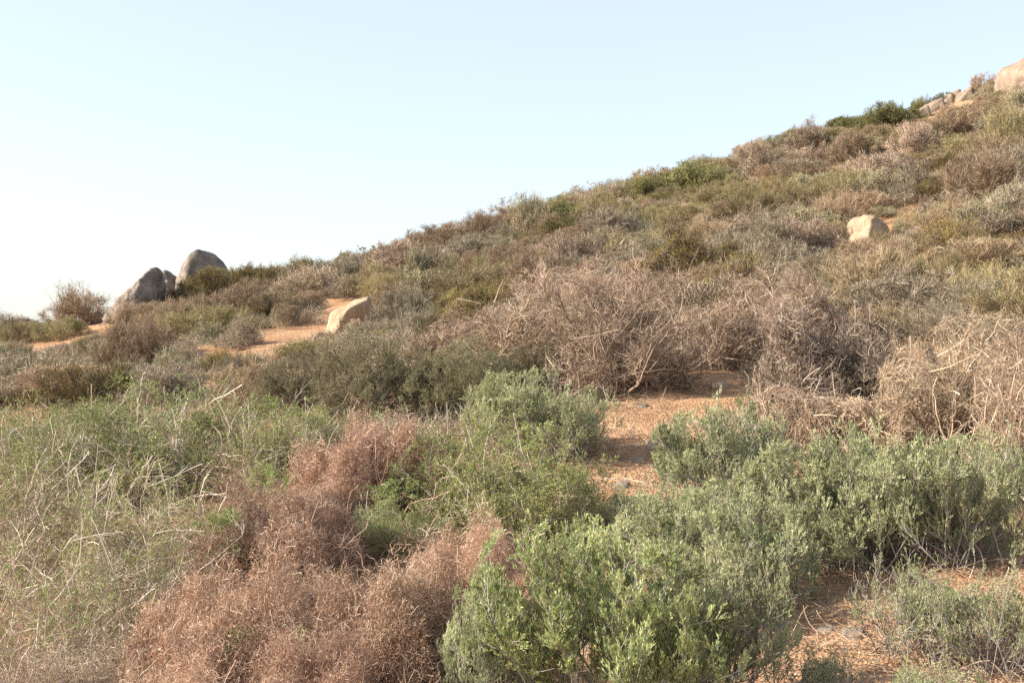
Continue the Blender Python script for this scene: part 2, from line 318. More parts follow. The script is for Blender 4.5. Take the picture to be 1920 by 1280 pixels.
boulder('rock', 1634, 545, 0, [(-1, -.3, .3, .24), (1, -.3, .3, .26), (0, -1, .4, .2), (0, 1, 0, .3), (.1, -.2, 1, .2), (0, 0, -1, .3)], 9, 'rock_grey',
        'flat grey rock in the dry grass below the half buried boulder', .14, 10, .07, 4, 'rock')
boulder('rock', 1300, 470, 0, [(-1, -.3, .3, .25), (1, -.3, .3, .25), (0, -1, .4, .2), (0, 1, 0, .2), (0, -.2, 1, .2), (0, 0, -1, .3)], 91, 'rock_tan',
        'low ochre rock just behind the little dark mustard bush', .12, 8, .07, 4, 'rock')
# bare slab of rock running up to the big boulder at the top
for px, py, a, b, c, lab in [(1722, 222, .55, .4, .26, 'lowest block of the pinkish rock outcrop near the top of the slope'),
                             (1752, 208, .5, .4, .32, 'second block up of the pinkish rock outcrop near the top of the slope'),
                             (1783, 190, .55, .4, .36, 'third block up of the pinkish rock outcrop, split by a dark crack'),
                             (1808, 176, .42, .4, .32, 'highest block of the pinkish rock outcrop below the dark ridge bush')]:
    boulder('outcrop_rock', px, py, 0, [(-.7, -.3, .75, a * .62), (1, -.2, .1, a), (0, -1, .3, b), (0, 1, 0, b), (-.45, -.1, 1, c), (0, 0, -1, .6), (-1, 0, 0, a)], px, 'rock_pink', lab, .14, 12, .06, 4, 'rock')
for px, py, s, lab, mt in [(1348, 727, .085, 'round pale stone on the upper end of the bare path', 'stone_pale'),
                           (1240, 838, .115, 'biggest pale stone on the path, against the grey green bush', 'stone_pale'),
                           (1198, 866, .05, 'small whitish stone in the middle of the bare path', 'stone_pale'),
                           (1168, 914, .055, 'dark stone at the lower end of the bare path', 'stone_grey'),
                           (1206, 766, .05, 'small grey stone on the sunlit upper path', 'stone_grey'),
                           (1880, 1040, .045, 'tan stone on the shaded soil beside the dead brush', 'stone_pale'),
                           (1445, 1160, .06, 'grey stone lying among twig litter beside the bright green bush', 'stone_grey'),
                           (1605, 1192, .05, 'flat grey stone in the litter at the foot of the sparse bush', 'stone_grey'),
                           (1552, 1186, .035, 'little grey stone between two larger ones in the litter', 'stone_grey')]:
    boulder('stone', px, py, 0, [(-1, -.5, .5, s), (1, -.2, .4, s * 1.25), (-.2, -1, .7, s * .9), (0, 1, .2, s), (-.15, -.25, 1, s * .62), (0, 0, -1, s), (.6, -.6, .5, s)], px, mt, lab, s * .12, 5, .09, 3, 'stone')

# ------------------------------------------------------------------ plant builders (nominal size: half width a, height c)
def stems_to_dome(rng, L, n, S, r0, r1, wander, base=.12, zlo=.15, zk=.9):
    d = rand_dir(rng, n); d[:, 2] = abs(d[:, 2]) * zk + zlo; start = rng.normal(size=(n, 3)) * base * L.a * np.array([1, 1, 0])
    d = norm(d * np.array([L.a, L.a, L.c])); ln = np.where(True, np.linalg.norm(d * np.array([L.a, L.a, L.c]), axis=1), 1)
    return grow(rng, start, d, ln * rng.uniform(.75, 1.1, n), r0, r1, S, wander)
def p_wiry(seed, a=.7, c=.95, n=46000, mat='wiry'):
    """many small merging lobes of curly wire-thin twigs, uneven in height"""
    rng = np.random.default_rng(seed); g1 = Geo(); g2 = Geo(); m = 15; subs = []
    for q in range(m):
        th, rr = rng.uniform(0, 6.28), a * .82 * math.sqrt(rng.random()); rad = a * rng.uniform(.24, .46)
        hh = c * (1.0 - .55 * (rr / a) ** 2) * rng.uniform(.62, 1.0); subs.append((np.array([rr * math.cos(th), rr * math.sin(th), 0]), rad, hh))
    for off, rad, hh in subs:
        L = Lumpy(rng, rad, hh, 14, .4, 12); k = n // m
        P, R = stems_to_dome(rng, L, 9, 6, .006, .002, .18); tubes(g1, L.clamp(P, .05) * .93 + off, R, rng.random(9), 3, 0, rng)
        p, o = L.shell(rng, k, .66, 1.04); d = norm(o * .1 + rand_dir(rng, k)); lone = rng.random(k) < .04
        P, R = grow(rng, p, d, rng.uniform(.04, .11, k), .0015, .0010, 4, .8); tubes(g2, P + off, R, np.clip(rng.normal(.5, .27, k) + .12 * vnoise((p + off) * 5 + seed), 0, 1), 2, 0, rng)
        k2 = k // 22; p, o = L.shell(rng, k2, .9, 1.06); P, R = grow(rng, p, norm(o * .7 + rand_dir(rng, k2)), rng.uniform(.05, .16, k2), .0021, .0012, 5, .45); tubes(g2, P + off, R, rng.uniform(.7, 1, k2), 2, 0, rng)
    nb = 26; p = rng.normal(size=(nb, 3)) * [a * .35, a * .35, 0]; Pb, Rb = grow(rng, p, norm(rng.normal(size=(nb, 3)) * [1, 1, .4] + [0, 0, .8]), rng.uniform(.6, 1.0, nb) * c, .006, .0025, 7, .22); tubes(g2, Pb, Rb, rng.uniform(.4, 1, nb), 4, 0, rng)
    Pc, Rc = fork(rng, Pb, Rb, 150, .4, 1, .9, .2, 4, .3, 0, .7, .4); tubes(g2, Pc, Rc, rng.uniform(.4, 1, 150), 3, 0, rng)
    return [('stems', g1.mesh('wiry_stems', [M['bark_dark']])), ('twig_tangle', g2.mesh('wiry_tangle', [M[mat]]))]
def p_thorn(seed, a=1.0, c=1.0, leaf=.9, n_cane=70, stray=90, leaf_mat='leaf_thorn', dens=1.0):
    rng = np.random.default_rng(seed); L = Lumpy(rng, a, c, 16, .3, 12); nc = n_cane
    P0, R0 = stems_to_dome(rng, L, nc, 9, .0062, .0024, .16, .45, .12, .6); P0 = L.clamp(P0, .3)
    ga = Geo(); tubes(ga, P0, R0, rng.uniform(.3, 1, nc), 4, 0, rng)
    P1, R1 = fork(rng, P0, R0, int(620 * dens), .25, 1, .9, .34 * a, 6, .22, 0, .75, .5); P1 = L.clamp(P1, .3); tubes(ga, P1, R1, rng.uniform(.2, 1, len(P1)), 3, 0, rng)
    P2, R2 = fork(rng, P1, R1, int(7000 * dens), .1, 1, 1.0, .15, 4, .25, 0, .7, .5); P2 = L.clamp(P2, .3); R2 = np.maximum(R2, .0010)
    gb = Geo(); tubes(gb, P2, R2, np.clip(rng.normal(.38, .25, len(P2)), 0, 1), 2, 0, rng)
    n3 = int(5200 * dens); P3, R3 = fork(rng, P2, R2, n3, .1, 1, 1.4, .05, 2, .2, 0, .8, .4); tubes(gb, P3, R3, rng.uniform(.2, 1, n3), 2, 0, rng)
    # stray pale canes standing out of the mass
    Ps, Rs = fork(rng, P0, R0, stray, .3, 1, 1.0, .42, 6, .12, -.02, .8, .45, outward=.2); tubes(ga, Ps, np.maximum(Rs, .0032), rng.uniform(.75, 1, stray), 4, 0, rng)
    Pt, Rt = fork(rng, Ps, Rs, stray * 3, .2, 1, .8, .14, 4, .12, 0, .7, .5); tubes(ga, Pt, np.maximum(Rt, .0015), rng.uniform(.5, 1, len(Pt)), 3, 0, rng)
    gl = Geo(); nl = int(26000 * leaf * dens)
    if nl:
        i = rng.integers(0, len(P2), nl); k = rng.integers(1, 5, nl); pos = P2[i, k]
        hrel = np.clip(pos[:, 2] / c, 0, 1.2); keep = rng.random(nl) < .12 + .95 * hrel * (fbm(pos * 4 + seed, 2) > -.35); i, k, pos = i[keep], k[keep], pos[keep]
        clump = .5 + .35 * vnoise(pos * 3 + seed)
        for q in range(3): leaves(gl, pos + rng.normal(size=pos.shape) * .006, norm(P2[i, k] - P2[i, k - 1]) + 1.0 * rand_dir(rng, len(pos)) + [0, 0, .5], rng.uniform(.015, .030, len(pos)), rng.uniform(.007, .012, len(pos)), np.clip(clump + rng.normal(0, .18, len(pos)), 0, 1), 0, rng)
    out = [('canes', ga.mesh('thorn_canes', [M['thorn_cane']])), ('twigs', gb.mesh('thorn_twigs', [M['thorn_twig']]))]
    if nl: out.append(('leaves', gl.mesh('thorn_leaves', [M[leaf_mat]])))
    return out
def p_succ(seed, a=.6, c=1.0, dens=1.0, mat='leaf_succ', ltint=(0, .95), wood=.5, leafL=.034):
    """upright stems that end in sprays of narrow upright leaves"""
    rng = np.random.default_rng(seed); L = Lumpy(rng, a, c, 22, .42, 14)
    P0, R0 = stems_to_dome(rng, L, 60, 8, .0055, .0025, .10, .3, .35); P0 = L.clamp(P0, .4); g = Geo(); tubes(g, P0, R0, rng.uniform(.2, .8, 60), 4, 0, rng)
    P1, R1 = fork(rng, P0, R0, int(420), .3, 1, .5, .24 * a / .6, 5, .12, .10, .8, .6); P1 = L.clamp(P1, .45); tubes(g, P1, R1, rng.uniform(.2, .9, len(P1)), 3, 0, rng)
    P2, R2 = fork(rng, P1, R1, int(2600 * dens), .2, 1, .65, .12, 4, .12, .14, .7, .6); P2 = L.clamp(P2, .6); R2 = np.maximum(R2, .0011)
    gt = Geo(); tubes(gt, P2, R2, rng.uniform(.2, 1, len(P2)), 2, 0, rng)
    nd = int(260 * wood); Pd, Rd = fork(rng, P1, R1, nd, .4, 1, .7, .17, 4, .2, .05, .8, .5); tubes(gt, Pd, Rd, rng.uniform(.7, 1, nd), 2, 0, rng)
    gl = Geo(); N2 = len(P2)
    for q in range(15):
        t = rng.uniform(.9, 4, N2) if q > 4 else rng.uniform(3.2, 4, N2); k = np.minimum(t.astype(int), 3); f = (t - k)[:, None]
        ii = np.arange(N2); pos = P2[ii, k] * (1 - f) + P2[ii, k + 1] * f; d = norm(P2[ii, k + 1] - P2[ii, k])
        cl = .5 + .4 * vnoise(pos * 4 + seed); ti = np.clip(cl + rng.normal(0, .2, N2), *ltint)
        if mat == 'leaf_bright': ti = np.where(rng.random(N2) < .012, 1.0, np.minimum(ti * .7, .68))
        leaves(gl, pos, d * .9 + .75 * rand_dir(rng, N2) + [0, 0, .5], leafL * rng.uniform(.6, 1.25, N2), leafL * .2 * rng.uniform(.7, 1.3, N2), ti, 0, rng)
    return [('stems', g.mesh('bush_stems', [M['bark_grey']])), ('twigs', gt.mesh('bush_twigs', [M['bark_grey']])), ('leaves', gl.mesh('bush_leaves', [M[mat]]))]
def p_dead(seed, a=1.0, c=1.65, dens=1.0, thick=1.0, mat='bark_pale'):
    """heap of dead wood: crooked branches that fork into pale twigs"""
    rng = np.random.default_rng(seed); L = Lumpy(rng, a, c, 16, .3, 12)
    n0 = 46; P0, R0 = stems_to_dome(rng, L, n0, 9, .016 * thick, .006 * thick, .22, .28, .1); P0 = L.clamp(P0, .3); g = Geo(); tubes(g, P0, R0, rng.uniform(.1, .8, n0), 5, 0, rng)
    P1, R1 = fork(rng, P0, R0, 420, .2, 1, .9, .42 * a, 7, .24, .02, .75, .5); P1 = L.clamp(P1, .3); tubes(g, P1, R1, rng.uniform(.2, 1, len(P1)), 4, 0, rng)
    nx = 9; p, o = L.shell(rng, nx, .7, .98); Px, Rx = grow(rng, p, norm(o * .3 + rand_dir(rng, nx)), rng.uniform(.3, .7, nx), .008 * thick, .003, 7, .11); tubes(g, Px, Rx, rng.uniform(.75, 1, nx), 4, 0, rng)
    nb = 40; p = rng.normal(size=(nb, 3)) * [a * .5, a * .5, 0] + [0, 0, c * .12]; Pb, Rb = grow(rng, p, norm(rand_dir(rng, nb) * [1, 1, .35]), rng.uniform(.5, 1.1, nb), .010 * thick, .004, 8, .2); Pb = L.clamp(Pb, .3); tubes(g, Pb, Rb, rng.uniform(.5, 1, nb), 4, 0, rng)
    P2, R2 = fork(rng, P1, R1, int(4200 * dens), .1, 1, 1.0, .24, 5, .26, .03, .6, .5); P2 = L.clamp(P2, .3); R2 = np.maximum(R2, .0015); gt = Geo(); tubes(gt, P2, R2, np.clip(rng.normal(.5, .28, len(P2)), 0, 1), 3, 0, rng)
    P3, R3 = fork(rng, P2, R2, int(17000 * dens), .1, 1, 1.0, .12, 3, .25, .03, .75, .6); P3 = L.clamp(P3, .3); R3 = np.maximum(R3, .0013); tubes(gt, P3, R3, np.clip(rng.normal(.55, .28, len(P3)), 0, 1), 2, 0, rng)
    return [('branches', g.mesh('dead_branches', [M[mat]])), ('twigs', gt.mesh('dead_twigs', [M[mat]]))]
def p_soft(seed, a=.8, c=.9, mat='leaf_soft', wood='bark_dark', dens=1.0, leafL=.02):
    rng = np.random.default_rng(seed); L = Lumpy(rng, a, c, 26, .28, 20)
    P0, R0 = stems_to_dome(rng, L, 60, 7, .007, .003, .14, .25); P0 = L.clamp(P0, .1); g = Geo(); tubes(g, P0, R0, rng.random(60), 4, 0, rng)
    P1, R1 = fork(rng, P0, R0, 700, .3, 1, .8, .26, 5, .18, .04, .7, .5); P1 = L.clamp(P1, .15); tubes(g, P1, R1, rng.random(700), 3, 0, rng)
    n2 = int(6000 * dens); P2, R2 = fork(rng, P1, R1, n2, .2, 1, .7, .12, 4, .18, .05, .7, .5); P2 = L.clamp(P2, .2); gl = Geo(); tubes(gl, P2, np.maximum(R2, .001), rng.uniform(0, .8, n2), 2, 0, rng)
    ii = np.arange(n2)
    for q in range(12):
        k = rng.integers(1, 5, n2); pos = P2[ii, k] + rng.normal(size=(n2, 3)) * .006; ti = np.clip(.5 + .35 * vnoise(pos * 5 + seed) + rng.normal(0, .2, n2), 0, 1)
        leaves(gl, pos, norm(P2[ii, k] - P2[ii, k - 1]) + .9 * rand_dir(rng, n2) + [0, 0, .3], leafL * rng.uniform(.6, 1.3, n2), leafL * .3, ti, 0, rng)
    return [('stems', g.mesh('soft_stems', [M[wood]])), ('foliage', gl.mesh('soft_foliage', [M[mat]]))]
def p_far(seed, mat, wood, a=.9, c=.85, n_tw=5200, n_lf=9000, leafL=.035, leafW=.3, up=.1, tw_r=.0028, spray=.5, branchy=.2):
    """shrub seen from far: one mesh of stems, twigs and leaves"""
    rng = np.random.default_rng(seed); L = Lumpy(rng, a, c, 22, .55, 14); g = Geo()
    P0, R0 = stems_to_dome(rng, L, 40, 6, .010, .004, .15, .25); P0 = L.clamp(P0, .25); tubes(g, P0, R0, rng.random(40), 3, 0, rng)
    P1, R1 = fork(rng, P0, R0, 330, .3, 1, .8, .34, 4, .18, up * .5, .7, .5); P1 = L.clamp(P1, .5); tubes(g, P1, R1, rng.random(330), 3, 0, rng)
    P2, R2 = fork(rng, P1, R1, n_tw, .2, 1, .8, .20, 3, .2, up, .6, .5); P2 = L.clamp(P2, .7); tubes(g, P2, np.maximum(R2, tw_r), np.clip(rng.normal(.5, .28, n_tw), 0, 1), 2, 0, rng)
    if n_lf:
        i = rng.integers(0, n_tw, n_lf); k = rng.integers(1, 4, n_lf); pos = P2[i, k] + rng.normal(size=(n_lf, 3)) * .012
        ti = np.clip(.5 + .35 * vnoise(pos * 3 + seed) + rng.normal(0, .2, n_lf), 0, 1)
        leaves(g, pos, norm(P2[i, k] - P2[i, k - 1]) + spray * 1.5 * rand_dir(rng, n_lf) + [0, 0, .3], leafL * rng.uniform(.6, 1.3, n_lf), leafL * leafW * rng.uniform(.8, 1.2, n_lf), ti, 1, rng)
    return g.mesh('shrub', [M[wood], M[mat]])
def p_bare(seed, a=1.1, c=1.3):
    rng = np.random.default_rng(seed); g = Geo(); L = Lumpy(rng, a, c, 10, .4, 9)
    P0, R0 = stems_to_dome(rng, L, 16, 8, .022, .008, .2, .2, .2); tubes(g, P0, R0, rng.random(16), 4, 0, rng)
    P1, R1 = fork(rng, P0, R0, 130, .2, 1, .8, .5, 6, .2, .05, .6, .5); tubes(g, P1, R1, rng.random(130), 3, 0, rng)
    P2, R2 = fork(rng, P1, R1, 1300, .2, 1, .8, .28, 4, .2, .05, .6, .5); tubes(g, P2, np.maximum(R2, .003), rng.random(1300), 2, 0, rng)
    pos = P2[rng.integers(0, 1300, 1500), rng.integers(1, 5, 1500)]; keep = pos[:, 2] < .75 * c; pos = pos[keep]
    leaves(g, pos, rand_dir(rng, len(pos)), .04, .015, rng.random(len(pos)), 1, rng)
    return g.mesh('bare_bush', [M['leaf_dry'], M['leaf_mustard']])

# near plants: kind -> (half width, height, list of variants, each a list of (part, mesh))
NEAR = {
 'wiry': (.7, .95, [p_wiry(11), p_wiry(12), p_wiry(14)]),
 'wiry_grey': (.7, .95, [p_wiry(13, n=26000, mat='wiry_grey')]),
 'thorn': (1.0, 1.0, [p_thorn(21), p_thorn(22)]),
 'thorn_dry': (1.0, 1.0, [p_thorn(24, leaf=.3, n_cane=85, dens=1.15), p_thorn(25, leaf=.35, n_cane=85, dens=1.1)]),
 'thorn_small': (.8, 1.1, [p_thorn(26, a=.8, c=1.1, leaf=1.2, n_cane=46, stray=14, dens=1.1)]),
 'succ': (.6, 1.0, [p_succ(31, dens=1.0, wood=1.1), p_succ(32, dens=1.1, wood=.9), p_succ(33, dens=.85, wood=1.6)]),
 'succ_bright': (.75, 1.25, [p_succ(35, a=.75, c=1.25, dens=1.5, mat='leaf_bright', leafL=.038, wood=1.0)]),
 'succ_sparse': (.6, 1.0, [p_succ(37, dens=.42, wood=1.4)]),
 'dead': (1.0, 1.65, [p_dead(41), p_dead(42), p_dead(43, thick=1.25)]),
 'dead_shade': (1.0, 1.65, [p_dead(47, thick=1.35, dens=.85, mat='bark_shade')]),
 'dead_low': (1.0, .5, [p_dead(45, a=1.0, c=.5, dens=.5)]),
 'soft': (.8, .9, [p_soft(51), p_soft(52)]),
}
FAR = {
 'dry': [p_far(60 + i, 'leaf_dry', 'leaf_dry', n_tw=7000, n_lf=3500, leafL=.03) for i in range(4)],
 'pinkdry': [p_far(66 + i, 'leaf_dry', 'far_pale', n_tw=8000, n_lf=1200, leafL=.03, tw_r=.0032, c=.95) for i in range(3)],
 'grey': [p_far(70 + i, 'leaf_soft', 'far_grey', n_tw=5200, n_lf=11000, leafL=.03) for i in range(3)],
 'olive': [p_far(75 + i, 'leaf_olive', 'leaf_dry', n_tw=4200, n_lf=12000, leafL=.036) for i in range(3)],
 'mustard': [p_far(80 + i, 'leaf_mustard', 'bark_dark', n_tw=4200, n_lf=14000, leafL=.036, c=.7) for i in range(3)],
 'green': [p_far(85 + i, 'leaf_green', 'bark_dark', n_tw=3800, n_lf=13000, leafL=.05, leafW=.42) for i in range(3)],
 'leafy': [p_far(90 + i, 'leaf_far', 'far_pale', n_tw=4200, n_lf=9500, leafL=.055, leafW=.25, up=.25) for i in range(3)],
}
SIZE_FAR = {k: (.9, .7 if k == 'mustard' else .95 if k == 'pinkdry' else .85) for k in FAR}
BARE = p_bare(99)
prng = random.Random(7); placed = []
CAT = {'wiry': 'tangled shrub', 'wiry_grey': 'tangled shrub', 'thorn': 'thorn bush', 'thorn_dry': 'thorn bush', 'thorn_small': 'thorn bush', 'succ': 'grey-green bush', 'succ_bright': 'green bush', 'succ_sparse': 'grey-green bush', 'dead': 'dead bush', 'dead_low': 'dead bush', 'dead_shade': 'dead bush', 'soft': 'heath bush'}
NAME = {'wiry': 'wiry_shrub', 'wiry_grey': 'wiry_shrub', 'thorn': 'thorn_bush', 'thorn_dry': 'thorn_bush', 'thorn_small': 'thorn_bush', 'succ': 'narrow_leaved_bush', 'succ_bright': 'narrow_leaved_bush', 'succ_sparse': 'narrow_leaved_bush', 'dead': 'dead_bush', 'dead_low': 'dead_bush', 'dead_shade': 'dead_bush', 'soft': 'heath_bush'}
FNAME = {'dry': 'dry_shrub', 'pinkdry': 'bare_dry_shrub', 'grey': 'grey_shrub', 'olive': 'olive_shrub', 'mustard': 'mustard_shrub', 'green': 'green_shrub', 'leafy': 'leafy_shrub'}
def near(kind, px, py, wpx, hpx, label, var=None, rz=None, dy=0.0, group=None):
    """stand a near plant where its foot shows, wide and tall as in the photograph"""
    g = ground_at(px, py); d = g[1] + dy; x = (px - 960) / F_PX * d; z = float(hill(x, d))
    a, c, vs = NEAR[kind]; wm, hm = wpx / F_PX * d, hpx / F_PX * d; v = vs[(len(placed) if var is None else var) % len(vs)]
    root = link(NAME[kind], None, loc=(x, d, z - .02), rz=prng.uniform(0, 6.28) if rz is None else rz, sc=(wm / (2 * a), wm / (2 * a), hm / c))
    root.empty_display_size = .3; tag(root, label, CAT[kind], group)
    for nm, me in v: link(nm, me, root)
    placed.append((x, d, wm / 2)); return root
def far(kind, px, py, wpx, hpx, label, group=None, var=None):
    g = ground_at(px, py); return far_at(kind, g[0], g[1], wpx / F_PX * g[1], hpx / F_PX * g[1], label, group, var)
def far_at(kind, x, y, wm, hm, label, group=None, var=None):
    vs = FAR[kind]; a, c = SIZE_FAR[kind]; me = vs[prng.randrange(len(vs)) if var is None else var]
    o = link(FNAME[kind], me, loc=(x, y, float(hill(x, y)) - .05), rz=prng.uniform(0, 6.28), sc=(wm / (2 * a), wm / (2 * a) * prng.uniform(.85, 1.15), hm / c))
    tag(o, label, 'shrub', group); placed.append((x, y, wm / 2)); return o

# ------------------------------------------------------------------ near plants, one by one
near('wiry', 705, 968, 290, 225, 'reddish brown wiry mound, highest one, under a fan of green thorn bush', 0)
near('wiry', 520, 1075, 300, 200, 'reddish brown wiry mound behind the broad front ones, topped by bright green sprigs', 1)
near('wiry', 430, 1335, 370, 330, 'broad reddish brown wiry mound between the dry thorn bushes and its equal', 1)
near('wiry', 750, 1330, 400, 350, 'broad reddish brown wiry mound touching the bright green bush', 0)
near('wiry', 590, 1230, 230, 190, 'small wiry mound wedged between the two broad front mounds', 0)
near('wiry', 900, 1140, 270, 190, 'wiry mound reaching behind the brightest green bush', 1)
near('wiry', 610, 1010, 200, 130, 'little wiry mound at the foot of the highest wiry mound', 0)
near('wiry', 600, 1400, 300, 260, 'low wiry mound filling the gap between the two broad front mounds', 0)
near('wiry_grey', 110, 1430, 380, 270, 'greyish brown wiry mound in the bottom corner below the dry thorn bushes')
near('wiry', 330, 1480, 380, 270, 'lowest reddish brown wiry mound beside the greyish corner mound', 1)
near('thorn', 120, 960, 430, 215, 'green thorn bush at the edge of the picture below the grey heath', 0)
near('thorn', 20, 875, 260, 110, 'low green thorn bush where the thicket meets the picture edge', 1)
near('thorn', 200, 835, 260, 90, 'topmost green thorn bush below the mustard bush', 0)
near('thorn', 330, 930, 420, 225, 'green thorn bush with long pale canes, midway along the thicket', 1)
near('thorn', 520, 905, 330, 160, 'green thorn bush with pale sticks beside the highest wiry mound', 0)
near('thorn', 700, 860, 240, 95, 'low spray of thorn bush just below the olive grey heath bushes', 1)
near('thorn_dry', 30, 1090, 420, 250, 'half bare thorn bush with reddish twigs at the edge of the thicket', 0)
near('thorn_dry', 270, 1090, 420, 230, 'half bare grey brown thorn bush above the broad wiry mound', 1)
near('thorn_dry', 60, 1290, 420, 290, 'mostly bare thorn bush with long white sticks in front of the thicket', 1)
near('thorn_dry', 235, 1210, 330, 200, 'small bare thorn bush pressed against the broad wiry mound', 0)
near('thorn_small', 985, 1010, 330, 235, 'dense green thorn bush between the path and the highest wiry mound', 0)
near('thorn_small', 860, 985, 260, 190, 'dense green thorn bush leaning on the highest wiry mound', 0)
near('thorn_small', 740, 1040, 190, 120, 'small thorn sprig with pale stems in the hollow between wiry mounds', 0)
near('succ', 960, 858, 180, 150, 'blue grey leafy bush in front of the dark heath bush', 0)
near('succ', 1065, 862, 165, 130, 'blue grey leafy bush at the upper edge of the path', 1)
near('succ', 1345, 955, 215, 200, 'rounded blue grey bush overhanging the path beside the biggest path stone', 1)
near('succ', 1495, 1045, 240, 200, 'grey green bush with reddish dead stems in its middle', 0)
near('succ', 1640, 1065, 270, 255, 'tall grey green bush below the low grey deadwood', 1)
near('succ', 1790, 1060, 240, 230, 'grey green bush beside the shaded soil and the outermost dead brush', 0)
near('succ', 1245, 1110, 230, 180, 'grey green bush at the foot of the path behind the bright green bush', 0)
near('succ', 1400, 1130, 230, 210, 'grey green bush in the middle of the lower thicket', 1)
near('succ', 1560, 1075, 180, 120, 'low grey green bush above the litter covered bare soil', 0)
near('succ', 1320, 1175, 220, 170, 'grey green bush just behind the green pair', 1)
near('succ', 1190, 1010, 150, 80, 'low grey green bush closing off the foot of the path', 0)
near('succ', 1330, 1030, 190, 120, 'low grey green bush under the rounded blue grey one', 1)
near('succ', 1610, 985, 220, 120, 'grey green bush directly below the heap of pale grey sticks', 1)
near('succ', 1870, 1000, 150, 150, 'grey green bush with bare stems next to the outermost dead bush', 0)
near('succ', 1430, 935, 140, 120, 'dull green bush mixed with reddish stems beside the rounded blue grey one', 0)
near('succ_bright', 1100, 1350, 420, 340, 'brightest green bush with a few yellow leaves at the bottom of the picture', 0)
near('succ', 1345, 1320, 290, 280, 'tall grey green bush adjoining the brightest one, beside the bare littered soil', 1, 2.1)
near('succ_bright', 1235, 1370, 200, 250, 'narrow bright green bush squeezed between the brightest and a tall grey green one', 0, 4.1)
near('succ', 915, 1350, 190, 240, 'dark green open bush with long grey stems against the wiry mound', 0)
near('succ_sparse', 1705, 1235, 230, 180, 'sparse bush with bare pale stems standing on the littered soil', 0, .4)
near('succ_sparse', 1880, 1270, 220, 200, 'sparse leafy bush in the bottom corner with pale stems', 0, 2.2)
near('succ_sparse', 1560, 1330, 110, 120, 'tiny grey green bush alone on the littered soil', 0, 3.9)
near('succ_sparse', 1740, 1370, 200, 150, 'low leafy sprays at the bottom edge below the sparse bush', 0, 5)
near('soft', 590, 775, 240, 120, 'olive grey heath bush next to the green thorn thicket', 0)
near('soft', 720, 785, 270, 160, 'largest olive grey heath bush with a dark hollow at its foot', 1)
near('soft', 865, 775, 230, 140, 'brownish heath bush between the dead brush and the blue grey bush', 0)
near('soft', 990, 735, 180, 90, 'low dark heath bush at the foot of the pale dead brush', 1)
near('dead', 1150, 728, 300, 250, 'pale dead bush nearest the top end of the path', 0)
near('dead', 1010, 705, 300, 200, 'pale dead bush behind the low dark heath bush', 1)
near('dead', 900, 680, 220, 110, 'low pale dead bush at the thin end of the dead thicket', 2)
near('dead', 1150, 650, 210, 190, 'tall pale dead bush rising behind the one at the path', 2)
near('dead', 1375, 692, 230, 180, 'pinkish dead bush above the stone on the upper path', 1)
near('dead_shade', 1545, 775, 270, 245, 'hollow dead bush with thick crooked branches, shade painted into its wood', 0)
near('dead', 1470, 650, 230, 170, 'pinkish dead bush topped by a forked pale branch', 0)
near('dead_shade', 1655, 790, 240, 185, 'tangled dead bush, shade of its neighbours painted into its wood', 0)
near('dead', 1795, 860, 320, 280, 'wide spiky dead bush of white twigs above the grey green bushes', 1)
near('dead', 1935, 930, 240, 350, 'outermost tall dead bush with long white twigs', 2)
near('dead', 1880, 790, 240, 220, 'pale dead bush behind the outermost pair', 0)
near('dead_low', 1560, 850, 280, 105, 'low heap of pale grey sticks behind the tall grey green bush', 0)
near('dead_low', 1500, 815, 170, 60, 'thin fallen twigs lying at the foot of the shaded hollow dead bush', 0)

# bright sprigs growing up through the wiry mounds
def sprig(px, py, dpx, size, label):
    rng = np.random.default_rng(px); d = ground_at(dpx[0], dpx[1])[1]; x = (px - 960) / F_PX * d; gz = float(hill(x, d)); top = (640 - py) / F_PX * d - gz
    g = Geo(); n = 9; st = rng.normal(size=(n, 3)) * [.02, .02, 0]; P, R = grow(rng, st, norm(rng.normal(size=(n, 3)) * .10 + [0, 0, 1]), top * rng.uniform(.9, 1.08, n), .003, .0015, 6, .06); tubes(g, P, R, .6, 3, 0, rng)
    P1 = P[:, 4:]; R1 = R[:, 4:]; P2, R2 = fork(rng, P1, R1, 60, .2, 1, 1.0, size, 4, .2, .1, .7, .6); tubes(g, P2, R2, .7, 2, 0, rng)
    gl = Geo()
    for q in range(9):
        i = rng.integers(0, 60, 160); k = rng.integers(1, 5, 160); leaves(gl, P2[i, k] + rng.normal(size=(160, 3)) * .008, rand_dir(rng, 160) + [0, 0, .6], .018 * rng.uniform(.6, 1.3, 160), .007, rng.random(160), 0, rng)
    r = link('leafy_sprig', None, loc=(x, d, gz)); tag(r, label, 'sprig'); link('stems', g.mesh('sprig_stems', [M['thorn_cane']]), r); link('leaves', gl.mesh('sprig_leaves', [M['fresh']]), r)
sprig(500, 885, (520, 1060), .11, 'biggest bright green sprig poking out above the wiry mound')
sprig(410, 965, (430, 1100), .08, 'bright green sprig at the edge of the middle wiry mound')
sprig(790, 1090, (780, 1300), .06, 'yellowish green sprig on the wiry mound next to the bright bush')
sprig(455, 1195, (440, 1350), .07, 'dull green sprig low on the broad front mound')
sprig(560, 1215, (560, 1350), .08, 'green sprigs between the two broad front mounds')
sprig(730, 905, (720, 1010), .07, 'green sprig with pale stem below the highest wiry mound')

